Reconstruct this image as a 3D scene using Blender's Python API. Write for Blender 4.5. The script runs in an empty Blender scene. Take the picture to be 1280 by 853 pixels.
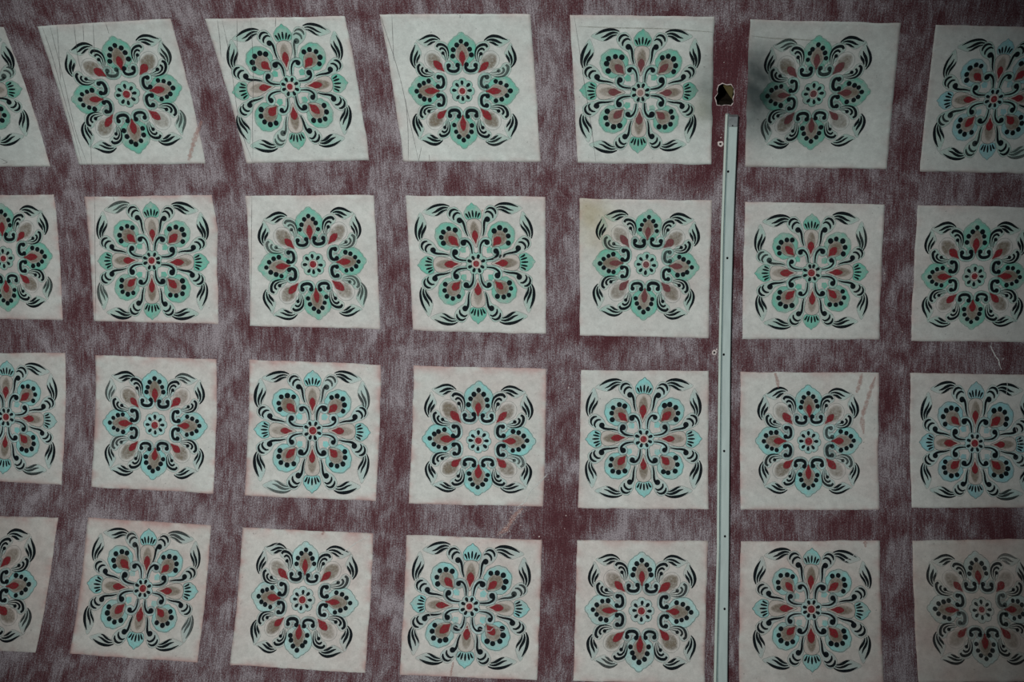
import bpy, math, random
import numpy as np
from mathutils import Matrix, Vector

# ------------------------------------------------------------ camera, light, exposure
scene = bpy.context.scene
col = scene.collection
H = 3.9                       # height of the vault axis above the ground; the vault radius is R
R = 1.78125
C = (0.3316, -0.2085, H - 2.24095)
MX = ((0.99512963, 0.01461238, -0.09748572), (-0.01605325, 0.99977295, -0.01401231), (0.09725883, 0.01550903, 0.99513828))
cam = bpy.data.cameras.new('camera'); cam.sensor_width = 36; cam.lens = 36 * 1.29469557
cam.clip_start = 0.05; cam.clip_end = 60
co = bpy.data.objects.new('camera', cam); col.objects.link(co)
m = Matrix.Identity(4)
for i in range(3):
    m[i][0] = MX[i][0]; m[i][1] = -MX[i][1]; m[i][2] = -MX[i][2]; m[i][3] = C[i]
co.matrix_world = m
scene.camera = co
scene.view_settings.view_transform = 'Standard'
scene.view_settings.look = 'None'
scene.view_settings.exposure = 0.0
scene.view_settings.gamma = 1.0
scene.cycles.transparent_max_bounces = 24

w = bpy.data.worlds.new('world'); scene.world = w; w.use_nodes = True
w.node_tree.nodes['Background'].inputs[0].default_value = (0.80, 0.90, 1.0, 1)
w.node_tree.nodes['Background'].inputs[1].default_value = 0.06

def area(name, loc, target, size, power, color, spread=180):
    l = bpy.data.lights.new(name, 'AREA'); l.shape = 'DISK'; l.size = size; l.energy = power; l.color = color
    l.spread = math.radians(spread)
    o = bpy.data.objects.new(name, l); col.objects.link(o); o.location = loc
    d = Vector(target) - Vector(loc)
    o.rotation_euler = d.to_track_quat('-Z', 'Y').to_euler()
    return o
def spot(name, loc, target, half, power, color, radius=.12, blend=1.):
    l = bpy.data.lights.new(name, 'SPOT'); l.spot_size = math.radians(2 * half); l.spot_blend = blend; l.energy = power; l.color = color
    l.shadow_soft_size = radius
    o = bpy.data.objects.new(name, l); col.objects.link(o); o.location = loc
    o.rotation_euler = (Vector(target) - Vector(loc)).to_track_quat('-Z', 'Y').to_euler()
    return o
area('left_fill', (-1.6, -1.0, 2.2), (-0.5, -0.2, H + R), 0.9, 5, (0.99, 1.0, 0.99))  # added light from the left for soft grazing shadows, not an actual doorway
spot('falloff_spot', (-0.55, -0.45, 1.6), (-0.32, -0.29, H + R), 29, 412, (1.0, 0.99, 0.985))  # added spot near the camera; cone shaped for the falloff, no actual lamp

# ------------------------------------------------------------ surface helpers
# (u, s): metres along the vault and metres round its arc; lift: metres below the plaster
def surf(u, s, lift=0.0):
    u = np.asarray(u, float); s = np.asarray(s, float)
    th = s / R; r = R - np.asarray(lift, float)
    return np.stack([u + 0 * th, r * np.sin(th), H + r * np.cos(th)], -1)

def hash01(ix, iy, seed):
    h = np.sin(ix * 127.1 + iy * 311.7 + seed * 74.7) * 43758.5453
    return h - np.floor(h)
def vnoise(x, y, seed=0):
    x = np.asarray(x, float); y = np.asarray(y, float)
    ix = np.floor(x); iy = np.floor(y); fx = x - ix; fy = y - iy
    fx = fx * fx * (3 - 2 * fx); fy = fy * fy * (3 - 2 * fy)
    a = hash01(ix, iy, seed); b = hash01(ix + 1, iy, seed); c = hash01(ix, iy + 1, seed); d = hash01(ix + 1, iy + 1, seed)
    return (a * (1 - fx) + b * fx) * (1 - fy) + (c * (1 - fx) + d * fx) * fy
def fnoise(x, y, seed=0):
    return (vnoise(x, y, seed) + .5 * vnoise(x * 2.1, y * 2.1, seed + 3) + .25 * vnoise(x * 4.3, y * 4.3, seed + 7)) / 1.75

def srgb(r, g, b, k=1.0):
    f = lambda v: (v / 255 / 12.92) if v <= 10.31 else ((v / 255 + .055) / 1.055) ** 2.4
    return np.array([f(r) * k, f(g) * k, f(b) * k])
K = 1 / 0.6
def pig(r, g, b): return np.minimum(srgb(r, g, b, K), .92)

# soot, damp and rubbed-in dirt: a colour multiplier that belongs to the place on the plaster
def stain(u, s):
    u = np.asarray(u, float); s = np.asarray(s, float)
    out = np.ones(u.shape + (3,))
    def blob(u0, s0, ru, rs, k, colr, seed, pw=1.0):
        nonlocal out
        d = ((u - u0) / ru) ** 2 + ((s - s0) / rs) ** 2
        a = k * np.exp(-d ** pw) * (0.45 + 1.1 * fnoise(u * 26, s * 26, seed))
        a = np.clip(a, 0, 1)[..., None]
        out = out * (1 - a * (1 - np.array(colr)))
    g = (.30, .33, .34)
    blob(.645, -1.02, .060, .085, 1.15, (.26, .29, .30), 1)
    blob(.625, -1.05, .080, .16, .85, g, 2)
    blob(.70, -.96, .12, .10, .50, g, 12)
    blob(.80, -1.02, .20, .20, .40, (.5, .52, .52), 13)
    soot4 = np.where(s < -.936, 1., .25)
    out4 = out.copy()
    blob(.512, -1.03, .055, .10, .75, (.42, .45, .44), 3)
    out = out4 * (1 - soot4[..., None]) + out * soot4[..., None]
    blob(.178, -.66, .055, .05, .75, (.78, .68, .48), 4)
    blob(.19, -.58, .05, .07, .5, (.80, .74, .58), 5)
    blob(.49, -.97, .03, .04, .4, (.75, .72, .58), 6)
    blob(1.35, .52, .30, .32, .55, (.80, .72, .66), 7, 2)
    blob(.85, .56, .25, .25, .28, (.86, .78, .74), 8, 2)
    blob(-1.65, .55, .22, .3, .35, (.86, .78, .74), 9, 2)
    blob(-1.18, .5, .3, .3, .2, (.9, .84, .8), 10, 2)
    return out

# ------------------------------------------------------------ materials
def mat_paint(name, base, rough=.85, wear=0.0, wear_scale=160., bump=.15, weave=False, grain=.12, uneven=0.):
    m = bpy.data.materials.new(name); m.use_nodes = True
    nt = m.node_tree; N = nt.nodes; Lk = nt.links
    b = N['Principled BSDF']; b.inputs['Roughness'].default_value = rough
    b.inputs['Specular IOR Level'].default_value = .12
    geo = N.new('ShaderNodeNewGeometry')
    tint = N.new('ShaderNodeAttribute'); tint.attribute_name = 'tint'
    mul = N.new('ShaderNodeMix'); mul.data_type = 'RGBA'; mul.blend_type = 'MULTIPLY'; mul.inputs[0].default_value = 1
    mul.inputs[6].default_value = (*base, 1)
    Lk.new(tint.outputs['Color'], mul.inputs[7])
    nz = N.new('ShaderNodeTexNoise'); nz.inputs['Scale'].default_value = 230; nz.inputs['Detail'].default_value = 4; nz.inputs['Roughness'].default_value = .7
    Lk.new(geo.outputs['Position'], nz.inputs['Vector'])
    mr = N.new('ShaderNodeMapRange'); mr.inputs[1].default_value = .25; mr.inputs[2].default_value = .75
    mr.inputs[3].default_value = 1 - grain; mr.inputs[4].default_value = 1 + grain
    Lk.new(nz.outputs['Fac'], mr.inputs[0])
    mul2 = N.new('ShaderNodeMix'); mul2.data_type = 'RGBA'; mul2.blend_type = 'MULTIPLY'; mul2.inputs[0].default_value = 1
    Lk.new(mul.outputs[2], mul2.inputs[6]); Lk.new(mr.outputs[0], mul2.inputs[7])
    Lk.new(mul2.outputs[2], b.inputs['Base Color'])
    bp = N.new('ShaderNodeBump'); bp.inputs['Strength'].default_value = bump; bp.inputs['Distance'].default_value = .0015
    Lk.new(nz.outputs['Fac'], bp.inputs['Height']); Lk.new(bp.outputs[0], b.inputs['Normal'])
    if weave:                                  # fly specks and dirt in the limewash
        n4 = N.new('ShaderNodeTexNoise'); n4.inputs['Scale'].default_value = 120; n4.inputs['Detail'].default_value = 2
        Lk.new(geo.outputs['Position'], n4.inputs['Vector'])
        m4 = N.new('ShaderNodeMapRange'); m4.inputs[1].default_value = .70; m4.inputs[2].default_value = .78
        m4.inputs[3].default_value = 1.; m4.inputs[4].default_value = .62
        Lk.new(n4.outputs['Fac'], m4.inputs[0])
        n5 = N.new('ShaderNodeTexNoise'); n5.inputs['Scale'].default_value = 55; n5.inputs['Detail'].default_value = 6; n5.inputs['Roughness'].default_value = .75
        Lk.new(geo.outputs['Position'], n5.inputs['Vector'])
        m5 = N.new('ShaderNodeMapRange'); m5.inputs[1].default_value = .3; m5.inputs[2].default_value = .7
        m5.inputs[3].default_value = .86; m5.inputs[4].default_value = 1.10
        Lk.new(n5.outputs['Fac'], m5.inputs[0])
        mq = N.new('ShaderNodeMath'); mq.operation = 'MULTIPLY'; Lk.new(m4.outputs[0], mq.inputs[0]); Lk.new(m5.outputs[0], mq.inputs[1])
        mr2 = N.new('ShaderNodeMath'); mr2.operation = 'MULTIPLY'; Lk.new(mr.outputs[0], mr2.inputs[0]); Lk.new(mq.outputs[0], mr2.inputs[1])
        Lk.new(mr2.outputs[0], mul2.inputs[7])
    if wear >= 0 and not weave:
        at = N.new('ShaderNodeAttribute'); at.attribute_name = 'cover'
        n2 = N.new('ShaderNodeTexNoise'); n2.inputs['Scale'].default_value = wear_scale; n2.inputs['Detail'].default_value = 5; n2.inputs['Roughness'].default_value = .75
        Lk.new(geo.outputs['Position'], n2.inputs['Vector'])
        m2 = N.new('ShaderNodeMapRange'); m2.inputs[1].default_value = .38; m2.inputs[2].default_value = .56
        m2.inputs[3].default_value = 1 - wear; m2.inputs[4].default_value = 1.0
        Lk.new(n2.outputs['Fac'], m2.inputs[0])
        mm = N.new('ShaderNodeMath'); mm.operation = 'MULTIPLY'; mm.use_clamp = True
        Lk.new(at.outputs['Fac'], mm.inputs[0]); Lk.new(m2.outputs[0], mm.inputs[1])
        if uneven:
            n3 = N.new('ShaderNodeTexNoise'); n3.inputs['Scale'].default_value = 30; n3.inputs['Detail'].default_value = 3
            Lk.new(geo.outputs['Position'], n3.inputs['Vector'])
            m3 = N.new('ShaderNodeMapRange'); m3.inputs[1].default_value = .36; m3.inputs[2].default_value = .62
            m3.inputs[3].default_value = 1 - uneven; m3.inputs[4].default_value = 1.0
            Lk.new(n3.outputs['Fac'], m3.inputs[0])
            mq = N.new('ShaderNodeMath'); mq.operation = 'MULTIPLY'
            Lk.new(m2.outputs[0], mq.inputs[0]); Lk.new(m3.outputs[0], mq.inputs[1]); Lk.new(mq.outputs[0], mm.inputs[1])
        Lk.new(mm.outputs[0], b.inputs['Alpha'])
    return m

def mat_plain(name, base, rough=.6, spec=.3, metal=0., grain=.08, scale=90, stretch=None):
    m = bpy.data.materials.new(name); m.use_nodes = True
    nt = m.node_tree; N = nt.nodes; Lk = nt.links
    b = N['Principled BSDF']; b.inputs['Roughness'].default_value = rough; b.inputs['Metallic'].default_value = metal
    b.inputs['Specular IOR Level'].default_value = spec
    geo = N.new('ShaderNodeNewGeometry'); mp = N.new('ShaderNodeMapping')
    if stretch: mp.inputs['Scale'].default_value = stretch
    Lk.new(geo.outputs['Position'], mp.inputs['Vector'])
    nz = N.new('ShaderNodeTexNoise'); nz.inputs['Scale'].default_value = scale; nz.inputs['Detail'].default_value = 5
    Lk.new(mp.outputs[0], nz.inputs['Vector'])
    cr = N.new('ShaderNodeValToRGB')
    cr.color_ramp.elements[0].position = .3; cr.color_ramp.elements[1].position = .7
    cr.color_ramp.elements[0].color = (*np.clip(base * (1 - grain * 2), 0, 1), 1); cr.color_ramp.elements[1].color = (*np.clip(base * (1 + grain), 0, 1), 1)
    Lk.new(nz.outputs['Fac'], cr.inputs[0]); Lk.new(cr.outputs[0], b.inputs['Base Color'])
    bp = N.new('ShaderNodeBump'); bp.inputs['Strength'].default_value = .15; bp.inputs['Distance'].default_value = .002
    Lk.new(nz.outputs['Fac'], bp.inputs['Height']); Lk.new(bp.outputs[0], b.inputs['Normal'])
    return m

# the red-brown distemper between the squares, brushed along the arc and rubbed to grey
def mat_ceiling():
    m = bpy.data.materials.new('red_brown_distemper'); m.use_nodes = True
    nt = m.node_tree; N = nt.nodes; Lk = nt.links
    b = N['Principled BSDF']; b.inputs['Roughness'].default_value = .8; b.inputs['Specular IOR Level'].default_value = .15
    uv = N.new('ShaderNodeUVMap'); uv.uv_map = 'arc'
    def noise(scale, sx, sy, det, rough, dist=0.):
        mp = N.new('ShaderNodeMapping'); mp.inputs['Scale'].default_value = (sx, sy, 1)
        Lk.new(uv.outputs[0], mp.inputs['Vector'])
        n = N.new('ShaderNodeTexNoise'); n.noise_dimensions = '2D'
        n.inputs['Scale'].default_value = scale; n.inputs['Detail'].default_value = det; n.inputs['Roughness'].default_value = rough
        n.inputs['Distortion'].default_value = dist
        Lk.new(mp.outputs[0], n.inputs['Vector']); return n.outputs['Fac']
    def math_(op, a, b_, clamp=False):
        n = N.new('ShaderNodeMath'); n.operation = op; n.use_clamp = clamp
        for i, v in enumerate((a, b_)):
            if isinstance(v, (int, float)): n.inputs[i].default_value = v
            else: Lk.new(v, n.inputs[i])
        return n.outputs[0]
    streak = noise(1, 190, 16, 4, .65, .3)       # brush hairs
    speck = noise(1, 300, 230, 3, .75)            # grain of the plaster
    blot = noise(1, 7, 5, 4, .6, .5)             # broad rubbed patches
    blot2 = noise(1, 26, 14, 4, .62, .4)
    rub = N.new('ShaderNodeAttribute'); rub.attribute_name = 'rub'
    # fac of grey
    a = math_('MULTIPLY', math_('SUBTRACT', streak, .5), 1.2)
    c = math_('MULTIPLY', math_('SUBTRACT', speck, .5), 2.0)
    d = math_('MULTIPLY', math_('SUBTRACT', blot, .5), 1.7)
    e = math_('MULTIPLY', math_('SUBTRACT', blot2, .5), 1.3)
    f = math_('ADD', math_('ADD', a, c), math_('ADD', d, e))
    f = math_('ADD', f, rub.outputs['Fac'], True)
    ramp = N.new('ShaderNodeValToRGB'); r = ramp.color_ramp
    r.elements[0].position = 0; r.elements[0].color = (*RED0, 1)
    r.elements[1].position = 1; r.elements[1].color = (*GREY1, 1)
    q = r.elements.new(.35); q.color = (*RED1, 1)
    q = r.elements.new(.7); q.color = (*GREY0, 1)
    Lk.new(f, ramp.inputs[0])
    tint = N.new('ShaderNodeAttribute'); tint.attribute_name = 'tint'
    mul = N.new('ShaderNodeMix'); mul.data_type = 'RGBA'; mul.blend_type = 'MULTIPLY'; mul.inputs[0].default_value = 1
    Lk.new(ramp.outputs[0], mul.inputs[6]); Lk.new(tint.outputs['Color'], mul.inputs[7])
    grit = noise(1, 420, 260, 2, .7)
    gm = N.new('ShaderNodeMapRange'); gm.inputs[1].default_value = .3; gm.inputs[2].default_value = .7; gm.inputs[3].default_value = .55; gm.inputs[4].default_value = 1.36
    Lk.new(grit, gm.inputs[0])
    mul3 = N.new('ShaderNodeMix'); mul3.data_type = 'RGBA'; mul3.blend_type = 'MULTIPLY'; mul3.inputs[0].default_value = 1
    Lk.new(mul.outputs[2], mul3.inputs[6]); Lk.new(gm.outputs[0], mul3.inputs[7])
    Lk.new(mul3.outputs[2], b.inputs['Base Color'])
    bp = N.new('ShaderNodeBump'); bp.inputs['Strength'].default_value = .25; bp.inputs['Distance'].default_value = .002
    Lk.new(math_('ADD', streak, speck), bp.inputs['Height']); Lk.new(bp.outputs[0], b.inputs['Normal'])
    return m
RED0 = pig(65, 35, 39); RED1 = pig(81, 59, 62); GREY0 = pig(99, 91, 94); GREY1 = pig(127, 121, 124)

one = np.array([1., 1., 1.])
M = {
    'ground': mat_paint('limewash_ground', one, weave=True, bump=.25, grain=.07),
    'wash': mat_paint('green_wash', one, wear=.30, wear_scale=150, grain=.10, uneven=.55),
    'ink': mat_paint('black_ink', pig(11, 17, 21), wear=.16, wear_scale=260, grain=.25),
    'line': mat_paint('thin_ink_line', pig(74, 88, 86), wear=.45, wear_scale=200),
    'cream': mat_paint('cream_wash', one, wear=.3, wear_scale=150),
    'olive': mat_paint('olive_wash', pig(104, 96, 82), wear=.55, wear_scale=150, grain=.3, uneven=.4),
    'red': mat_paint('red_pigment', pig(110, 33, 39), wear=.45, wear_scale=200, grain=.3),
    'pencil': mat_paint('pencil_line', pig(84, 84, 84), wear=.5, wear_scale=90),
    'pale': mat_paint('pale_scrape', pig(178, 182, 178), wear=.75, wear_scale=180),
    'pink': mat_paint('pink_drip', pig(146, 112, 104), wear=.75, wear_scale=120),
    'brown': mat_paint('brown_line', pig(118, 118, 108), wear=.6, wear_scale=120),
    'ceiling': mat_ceiling(),
    'plaster': mat_plain('bare_plaster', pig(168, 160, 156), .9, .1),
    'dark': mat_plain('dark_cavity', pig(34, 30, 24), .95, .05),
    'board': mat_plain('olive_board', pig(72, 66, 42), .9, .1, scale=60),
    'rail': mat_plain('pale_metal', pig(148, 163, 159), .5, .35, .0, .05, 14, (6, 1, 1)),
    'lip': mat_plain('pale_metal_lip', pig(160, 172, 164), .5, .35, .0, .05, 14, (6, 1, 1)),
    'groove': mat_plain('grey_groove', pig(96, 112, 112), .6, .3),
    'tab': mat_plain('dull_grey_metal', pig(105, 112, 112), .6, .3, .0, .15, 60),
    'hole': mat_plain('black_hole', pig(10, 12, 14), .9, .05),
    'outer': mat_plain('rough_masonry', pig(95, 88, 80), .95, .1, scale=20),
}

# ------------------------------------------------------------ object helpers
def setp(o, label=None, cat=None, group=None, kind=None):
    if label: o['label'] = label
    if cat: o['category'] = cat
    if group: o['group'] = group
    if kind: o['kind'] = kind
    return o
def empty(name, loc):
    o = bpy.data.objects.new(name, None); o.empty_display_size = .05; o.location = loc; col.objects.link(o); return o
def mesh_obj(name, verts, faces, mats, parent=None, origin=(0, 0, 0), mi=None, tint=None, cover=None, smooth=False):
    me = bpy.data.meshes.new(name)
    me.from_pydata((np.asarray(verts) - np.asarray(origin)).tolist(), [], faces)
    for k in mats: me.materials.append(M[k])
    if mi is not None: me.polygons.foreach_set('material_index', mi)
    if tint is not None:
        a = me.attributes.new('tint', 'FLOAT_COLOR', 'POINT')
        a.data.foreach_set('color', np.concatenate([tint, np.ones((len(tint), 1))], 1).astype(np.float32).ravel())
    if cover is not None:
        a = me.attributes.new('cover', 'FLOAT', 'POINT'); a.data.foreach_set('value', np.asarray(cover, np.float32))
    if smooth: me.polygons.foreach_set('use_smooth', [True] * len(me.polygons))
    o = bpy.data.objects.new(name, me); col.objects.link(o)
    if parent is not None: o.parent = parent
    return o

def catmull(pts, n=4, closed=False):
    p = np.asarray(pts, float)
    if len(p) < 3 and not closed:
        t = np.linspace(0, 1, n + 1)[:, None]; return p[0] * (1 - t) + p[-1] * t
    if closed: q = np.vstack([p[-1:], p, p[:2]])
    else: q = np.vstack([2 * p[0] - p[1], p, 2 * p[-1] - p[-2]])
    out = []
    for i in range(1, len(q) - 2):
        for k in range(n):
            t = k / n
            a, b, c, d = q[i - 1], q[i], q[i + 1], q[i + 2]
            out.append(.5 * ((2 * b) + (c - a) * t + (2 * a - 5 * b + 4 * c - d) * t * t + (3 * b - a - 3 * c + d) * t ** 3))
    if not closed: out.append(p[-1])
    return np.array(out)

# paint layers of one square, in motif units (x right, y up, petal tips at radius 1)
LIFT = {'wash0': .00115, 'line': .0013, 'wash': .00145, 'cream': .0016, 'olive': .00175, 'red': .0019, 'ink': .00205}
class Paint:
    def __init__(self, sq, f=None):
        self.sq = sq; self.f = f or (lambda p: p)
        self.v = []; self.l = []; self.t = []; self.c = []; self.fc = []; self.mi = []; self.mats = []
    def _add(self, pts, lift, tint, cover, faces, mat):
        b = sum(len(x) for x in self.v)
        pts = self.f(np.asarray(pts, float))
        self.v.append(pts); self.l.append(np.full(len(pts), lift)); self.c.append(np.asarray(cover, float) * np.ones(len(pts)))
        self.t.append(np.ones((len(pts), 3)) * np.asarray(tint))
        if mat not in self.mats: self.mats.append(mat)
        k = self.mats.index(mat)
        for fa in faces: self.fc.append([i + b for i in fa]); self.mi.append(k)
    def fill(self, poly, mat, lift, tint=one, cov=(1, 1, 1), centre=None, rings=(.55, .85, 1.), ctint=None):
        poly = np.asarray(poly, float); n = len(poly)
        c = poly.mean(0) if centre is None else np.asarray(centre, float)
        pts = [c[None]]; cv = [np.array([cov[0]])]
        ts = [np.ones((1, 3)) * (tint if ctint is None else ctint)]
        for k, r in enumerate(rings):
            pts.append(c + (poly - c) * r); cv.append(np.full(n, cov[min(k, len(cov) - 1)]))
            ts.append(np.ones((n, 3)) * (tint if ctint is None else (np.asarray(ctint) * (1 - r) + np.asarray(tint) * r)))
        fs = [[0, 1 + i, 1 + (i + 1) % n] for i in range(n)]
        for k in range(len(rings) - 1):
            a = 1 + k * n; b = a + n
            fs += [[a + i, b + i, b + (i + 1) % n, a + (i + 1) % n] for i in range(n)]
        self._add(np.vstack(pts), lift, np.vstack(ts), np.concatenate(cv), fs, mat)
    def ribbon(self, path, width, mat, lift, tint=one, cov=1., closed=False):
        p = np.asarray(path, float); n = len(p)
        wd = np.interp(np.linspace(0, 1, n), np.linspace(0, 1, len(width)), width)[:, None] / 2
        if closed: d = np.roll(p, -1, 0) - np.roll(p, 1, 0)
        else: d = np.gradient(p, axis=0)
        d /= np.linalg.norm(d, axis=1, keepdims=True) + 1e-9
        nn = np.stack([-d[:, 1], d[:, 0]], 1)
        pts = np.vstack([p - nn * wd, p + nn * wd])
        rng = range(n if closed else n - 1)
        self._add(pts, lift, tint, cov, [[i, (i + 1) % n, n + (i + 1) % n, n + i] for i in rng], mat)
    def disc(self, c, r, mat, lift, tint=one, cov=1., n=12, squash=1.):
        a = np.linspace(0, 2 * math.pi, n, endpoint=False)
        self.fill(np.stack([c[0] + r * np.cos(a), c[1] + r * squash * np.sin(a)], 1), mat, lift, tint, (cov, cov), rings=(1.,))
    def outline(self, poly, lift=None, wd=.010, cov=.5):
        self.ribbon(np.vstack([poly]), [wd], 'line', LIFT['line'] if lift is None else lift, cov=cov, closed=True)
    def build(self, name, parent):
        v = np.vstack(self.v); l = np.concatenate(self.l)
        us = self.sq.map(v); st = stain(us[:, 0], us[:, 1])
        return mesh_obj(name, surf(us[:, 0], us[:, 1], l), self.fc, self.mats, parent, self.sq.origin, self.mi,
                        np.vstack(self.t) * st, np.concatenate(self.c) * self.sq.keep)

class Square:
    def __init__(self, key, q, seed):
        self.key = key; self.q = np.array(q); self.rng = random.Random(seed)
        self.C, self.T, self.Rt, self.B, self.L = [self.q[i] for i in range(4, 9)]
        o = self.q[:4].mean(0); self.origin = surf(o[0], o[1])
        self.keep = 1.0; self.line = .32 if key[0] < 2 else .6
    def map(self, v):
        x = v[:, :1]; y = v[:, 1:2]
        return self.C + x * (self.Rt - self.L) / 2 + x * x * ((self.Rt + self.L) / 2 - self.C) + y * (self.T - self.B) / 2 + y * y * ((self.T + self.B) / 2 - self.C)
    def jit(self, c, amount=.007, turn=.035):
        r = self.rng
        a = r.gauss(0, turn); dx = r.gauss(0, amount); dy = r.gauss(0, amount); k = 1 + r.gauss(0, .02)
        c = np.asarray(c, float); ca, sa = math.cos(a), math.sin(a)
        Rm = np.array([[ca, -sa], [sa, ca]]) * k
        return lambda p: (p - c) @ Rm.T + c + np.array([dx, dy])

def sym(k, mirror):                       # k quarter turns, and a mirror about the axis
    def f(p):
        p = np.array(p, float)
        if mirror: p = p * np.array([-1, 1])
        for _ in range(k): p = np.stack([p[:, 1], -p[:, 0]], 1)
        return p
    return f
def octants(): return [(k, mir) for k in range(4) for mir in (False, True)]
def half(pts, n=3):                       # a half outline (across, along) mirrored to a closed smooth one
    p = np.array(pts, float); lft = p[::-1] * np.array([-1, 1])
    lft = lft[1:-1] if abs(p[0][0]) < 1e-6 and abs(p[-1][0]) < 1e-6 else lft
    q = np.vstack([p, lft])[::-1]
    return catmull(q, n, True)
def scallop(poly, n, depth):
    c = poly.mean(0); d = poly - c; a = np.arctan2(d[:, 1], d[:, 0])
    return c + d * (1 + depth * (np.abs(np.sin(a * n / 2)) - .5))[:, None]
def lobes(n, r, depth, rot=0., pts=8):
    a = np.linspace(0, 2 * math.pi, n * pts, endpoint=False)
    rr = r * (1 - depth + depth * np.abs(np.cos((a - rot) * n / 2)) ** .6)
    return np.stack([rr * np.cos(a), rr * np.sin(a)], 1)
def diag(p):                              # (across, along) -> along the diagonal of the first quadrant
    p = np.asarray(p, float); s = math.sqrt(.5)
    return np.stack([(p[:, 1] + p[:, 0]) * s, (p[:, 1] - p[:, 0]) * s], 1)
ident = lambda p: p

# --- pigments that differ between the rows
GREENS = {0: pig(84, 158, 138), 1: pig(90, 162, 143), 2: pig(118, 180, 176), 3: pig(122, 178, 175)}
HALO = {0: pig(142, 174, 164), 1: pig(144, 176, 166), 2: pig(156, 182, 178), 3: pig(154, 174, 171)}
CREAM = pig(168, 164, 156)

# --- shapes (motif units)
SCROLL = [(.062, .17), (.066, .235), (.078, .30), (.105, .352), (.145, .385), (.19, .385), (.21, .368)]
SCROLL_BALL = (.198, .355)
OUTER = [(.135, .455), (.152, .51), (.163, .57), (.168, .63), (.182, .69), (.215, .735)]
OUTER_BALL = (.232, .722)
OARC1 = [(.20, .825), (.245, .848), (.295, .828), (.325, .785), (.325, .735)]
OARC2 = [(.228, .878), (.285, .905), (.34, .893), (.375, .85), (.382, .80)]
B_LEAF = ([(.372, .945), (.45, .972), (.54, .973), (.63, .955), (.70, .925), (.768, .890)],
          [(.395, .918), (.47, .925), (.545, .900), (.61, .864), (.68, .842)],
          [(.415, .890), (.48, .874), (.535, .845), (.585, .812), (.635, .797)])
B_LEAF_SHAPE = [(.36, .93), (.45, .985), (.56, .99), (.66, .965), (.74, .93), (.84, .865), (.74, .81), (.63, .782), (.54, .815), (.44, .86)]
HOOK = [(.068, .442), (.062, .40), (.080, .358), (.122, .337), (.17, .336), (.214, .345), (.246, .37), (.257, .41)]
HOOK_B1, HOOK_B2 = (.080, .442), (.240, .43)
CURL1 = [(.268, .51), (.248, .575), (.244, .655), (.274, .738), (.345, .788), (.425, .793), (.462, .75)]
CURL2 = [(.285, .51), (.280, .58), (.285, .65), (.32, .71), (.37, .728), (.408, .698)]
CURL3 = [(.303, .49), (.308, .55), (.322, .605), (.345, .645)]
CURL_BALL = (.345, .64)
A_LEAF = ([(.392, .872), (.46, .918), (.54, .936), (.63, .920), (.71, .882), (.785, .848)],
          [(.432, .868), (.505, .876), (.58, .857), (.645, .822), (.695, .803)],
          [(.475, .838), (.535, .820), (.585, .788), (.63, .766)])
A_LEAF_SHAPE = [(.385, .862), (.45, .925), (.55, .950), (.65, .935), (.74, .885), (.83, .838), (.73, .77), (.64, .735), (.56, .775), (.47, .83)]

def fade(sq, p=.10): return sq.rng.uniform(.55, .85) if sq.rng.random() < p else 1.

def centre_flower(sq, root, typ, green, halo):
    P = Paint(sq, sq.jit((0, 0), .004, .05))
    big = typ == 'A'
    n, r = 8, (.225 if big else .185)
    rot = 0 if big else math.pi / 8
    lob = lobes(n, r, .16, rot)
    P.fill(lob, 'wash', LIFT['wash'], green * .4 + halo * .6, (.95, .95, .8), ctint=halo)
    P.outline(lob, .00155, cov=.7)
    P.disc((0, 0), .088, 'cream', LIFT['cream'], CREAM, .9, 20)
    a = np.linspace(0, 2 * math.pi, 24, endpoint=False)
    P.ribbon(np.stack([np.cos(a), np.sin(a)], 1) * .086, [.01], 'line', .0017, cov=.6, closed=True)
    o = P.build('centre_flower', root)
    for k in range(8):
        an = rot + k * math.pi / 4; f0 = sq.jit((0, 0), .003, .06)
        rr = .138 if big else .118
        t = np.linspace(0, 2 * math.pi, 12, endpoint=False)
        e = np.stack([rr + (.044 if big else .04) * np.cos(t), (.027 + .006 * np.cos(t)) * np.sin(t) * (1.05 if big else 1)], 1)
        ca, sa = math.cos(an), math.sin(an)
        Q = Paint(sq, f0)
        Q.fill(np.stack([e[:, 0] * ca - e[:, 1] * sa, e[:, 0] * sa + e[:, 1] * ca], 1), 'ink', LIFT['ink'], one, (.97, .97, .9), rings=(.7, 1.))
        Q.build('flower_petal', o)
    Q = Paint(sq, sq.jit((0, 0), .003))
    rd = (.056 if big else .052) * sq.rng.uniform(.9, 1.12)
    t = np.linspace(0, 2 * math.pi, 16, endpoint=False)
    Q.fill(np.stack([rd * np.cos(t), rd * np.sin(t)], 1), 'red', LIFT['red'], (sq.redt if sq.key != (0, 4) else np.array([1.3, 9., 6.])), (1, 1, .9, .35), rings=(.6, .85, 1.08))
    Q.build('flower_eye', o)

def teardrop(tip, w, mid, end): return half([(0, tip), (w * .45, tip + (mid - tip) * .45), (w * .92, mid - (mid - tip) * .2), (w, mid), (w * .8, mid + (end - mid) * .55), (w * .35, end - (end - mid) * .1), (0, end)], 3)

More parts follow.
